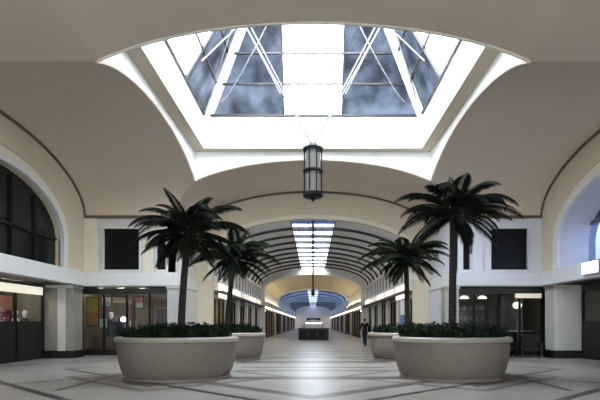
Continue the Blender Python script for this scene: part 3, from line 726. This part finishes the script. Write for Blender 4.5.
skin_mesh('trousers', [(0,0,.93,.14,.11), (-.09,0,.80,.105), (-.10,-.12,.50,.078), (-.10,-.16,.07,.062), (.09,0,.80,.105), (.10,.08,.50,.078), (.10,.26,.12,.062)], [(0,1),(1,2),(2,3),(0,4),(4,5),(5,6)], M['navy'], pz)
skin_mesh('shoe', [(-.10,-.13,.05,.045), (-.10,-.22,.042,.042), (-.10,-.30,.035,.035)], [(0,1),(1,2)], M['black'], pz)
skin_mesh('shoe', [(.10,.28,.10,.045), (.10,.20,.06,.042), (.10,.13,.04,.035)], [(0,1),(1,2)], M['black'], pz)
skin_mesh('hair', [(0,.045,1.56,.066,.050), (0,.035,1.64,.086,.078), (0,.012,1.715,.082,.094), (0,.008,1.755,.06,.07)], [(0,1),(1,2),(2,3)], M['black'], pz)
for s_ in (-1, 1):
    obj('ear', MB().lathe([(.004,-.03),(.014,-.012),(.016,.012),(.005,.032)], 8, (s_*.074, 0, 1.635)), M['skin'], pz, smooth=True)
    obj('eye', MB().lathe([(.002,-.008),(.011,-.003),(.011,.003),(.002,.008)], 10, (s_*.03, -.105, 1.65)), M['black'], pz, smooth=True)
obj('nose', MB().lathe([(.016,-.02),(.014,-.01),(.008,.015),(.003,.03)], 8, (0, -.118, 1.625)), M['skin'], pz, smooth=True)
obj('mouth', B(-.024, .024, -.112, -.09, 1.580, 1.590), M['pink'], pz, bevel=.003)
def fingers(hx, hy, hz):
    for i in range(4):
        f = -.028 + .019*i; l = (.07, .08, .075, .058)[i]
        skin_mesh('finger', [(hx, hy+f, hz, .011), (hx, hy+f-.004, hz-l*.55, .0095), (hx+(.015 if hx < 0 else -.015), hy+f-.012, hz-l, .008)], [(0,1),(1,2)], M['skin'], pz, lv=1)
    skin_mesh('thumb', [(hx, hy-.03, hz+.035, .012), (hx, hy-.062, hz+.0, .010), (hx, hy-.07, hz-.03, .008)], [(0,1),(1,2)], M['skin'], pz, lv=1)
fingers(-.24, -.05, .83); fingers(.23, -.27, .88)

# ------------------------------------------------------------------ light: daylight through the glass
W = bpy.data.worlds.new('sky'); S.world = W; W.use_nodes = True
t = W.node_tree; bg = t.nodes['Background']
tc = t.nodes.new('ShaderNodeTexCoord'); n = t.nodes.new('ShaderNodeTexNoise'); n.inputs['Scale'].default_value = 2.2; n.inputs['Detail'].default_value = 6
cr = t.nodes.new('ShaderNodeValToRGB'); cr.color_ramp.elements[0].position = .35; cr.color_ramp.elements[1].position = .65
cr.color_ramp.elements[0].color = (.80,.89,1,1); cr.color_ramp.elements[1].color = (1,.985,.95,1)
t.links.new(tc.outputs['Generated'], n.inputs['Vector']); t.links.new(n.outputs['Fac'], cr.inputs[0]); t.links.new(cr.outputs[0], bg.inputs['Color'])
bg.inputs['Strength'].default_value = 14.0
def portal(name, loc, rot, sx, sy):
    l = bpy.data.lights.new(name, 'AREA'); l.shape = 'RECTANGLE'; l.size = sx; l.size_y = sy; l.cycles.is_portal = True
    o = bpy.data.objects.new(name, l); COL.objects.link(o); o.location = loc; o.rotation_euler = rot
portal('daylight_portal', (0, YC, ZG), (0,0,0), 2*A2, 2*A2)
portal('daylight_portal', (0, (Y0+Y1)/2, zr+.04), (0,0,0), 2*GW, Y1-Y0)
portal('daylight_portal', (LW+1.0, YC, 5.0), (0, PI/2, 0), 2.9, 8.2)
portal('daylight_portal', (0, -8.1, 2.4), (PI/2, 0, 0), 11, 4.8)
portal('daylight_portal', (0, (Y2+Y3)/2, DS+.05), (0,0,0), 2*DH, Y3-Y2)

# ------------------------------------------------------------------ camera
cam = bpy.data.cameras.new('camera'); co = bpy.data.objects.new('camera', cam); COL.objects.link(co)
co.location = (0, 0, 1.4); co.rotation_euler = (PI/2, 0, 0)
cam.sensor_fit = 'HORIZONTAL'; cam.sensor_width = 36; cam.lens = 36*520/600
cam.shift_x = -13/600; cam.shift_y = 124/600; cam.clip_end = 400
S.camera = co
vs = S.view_settings; vs.view_transform = 'Standard'; vs.look = 'None'; vs.exposure = 0.6; vs.gamma = 1; vs.use_curve_mapping = False
S.cycles.max_bounces = 12; S.cycles.diffuse_bounces = 6; S.cycles.transparent_max_bounces = 16
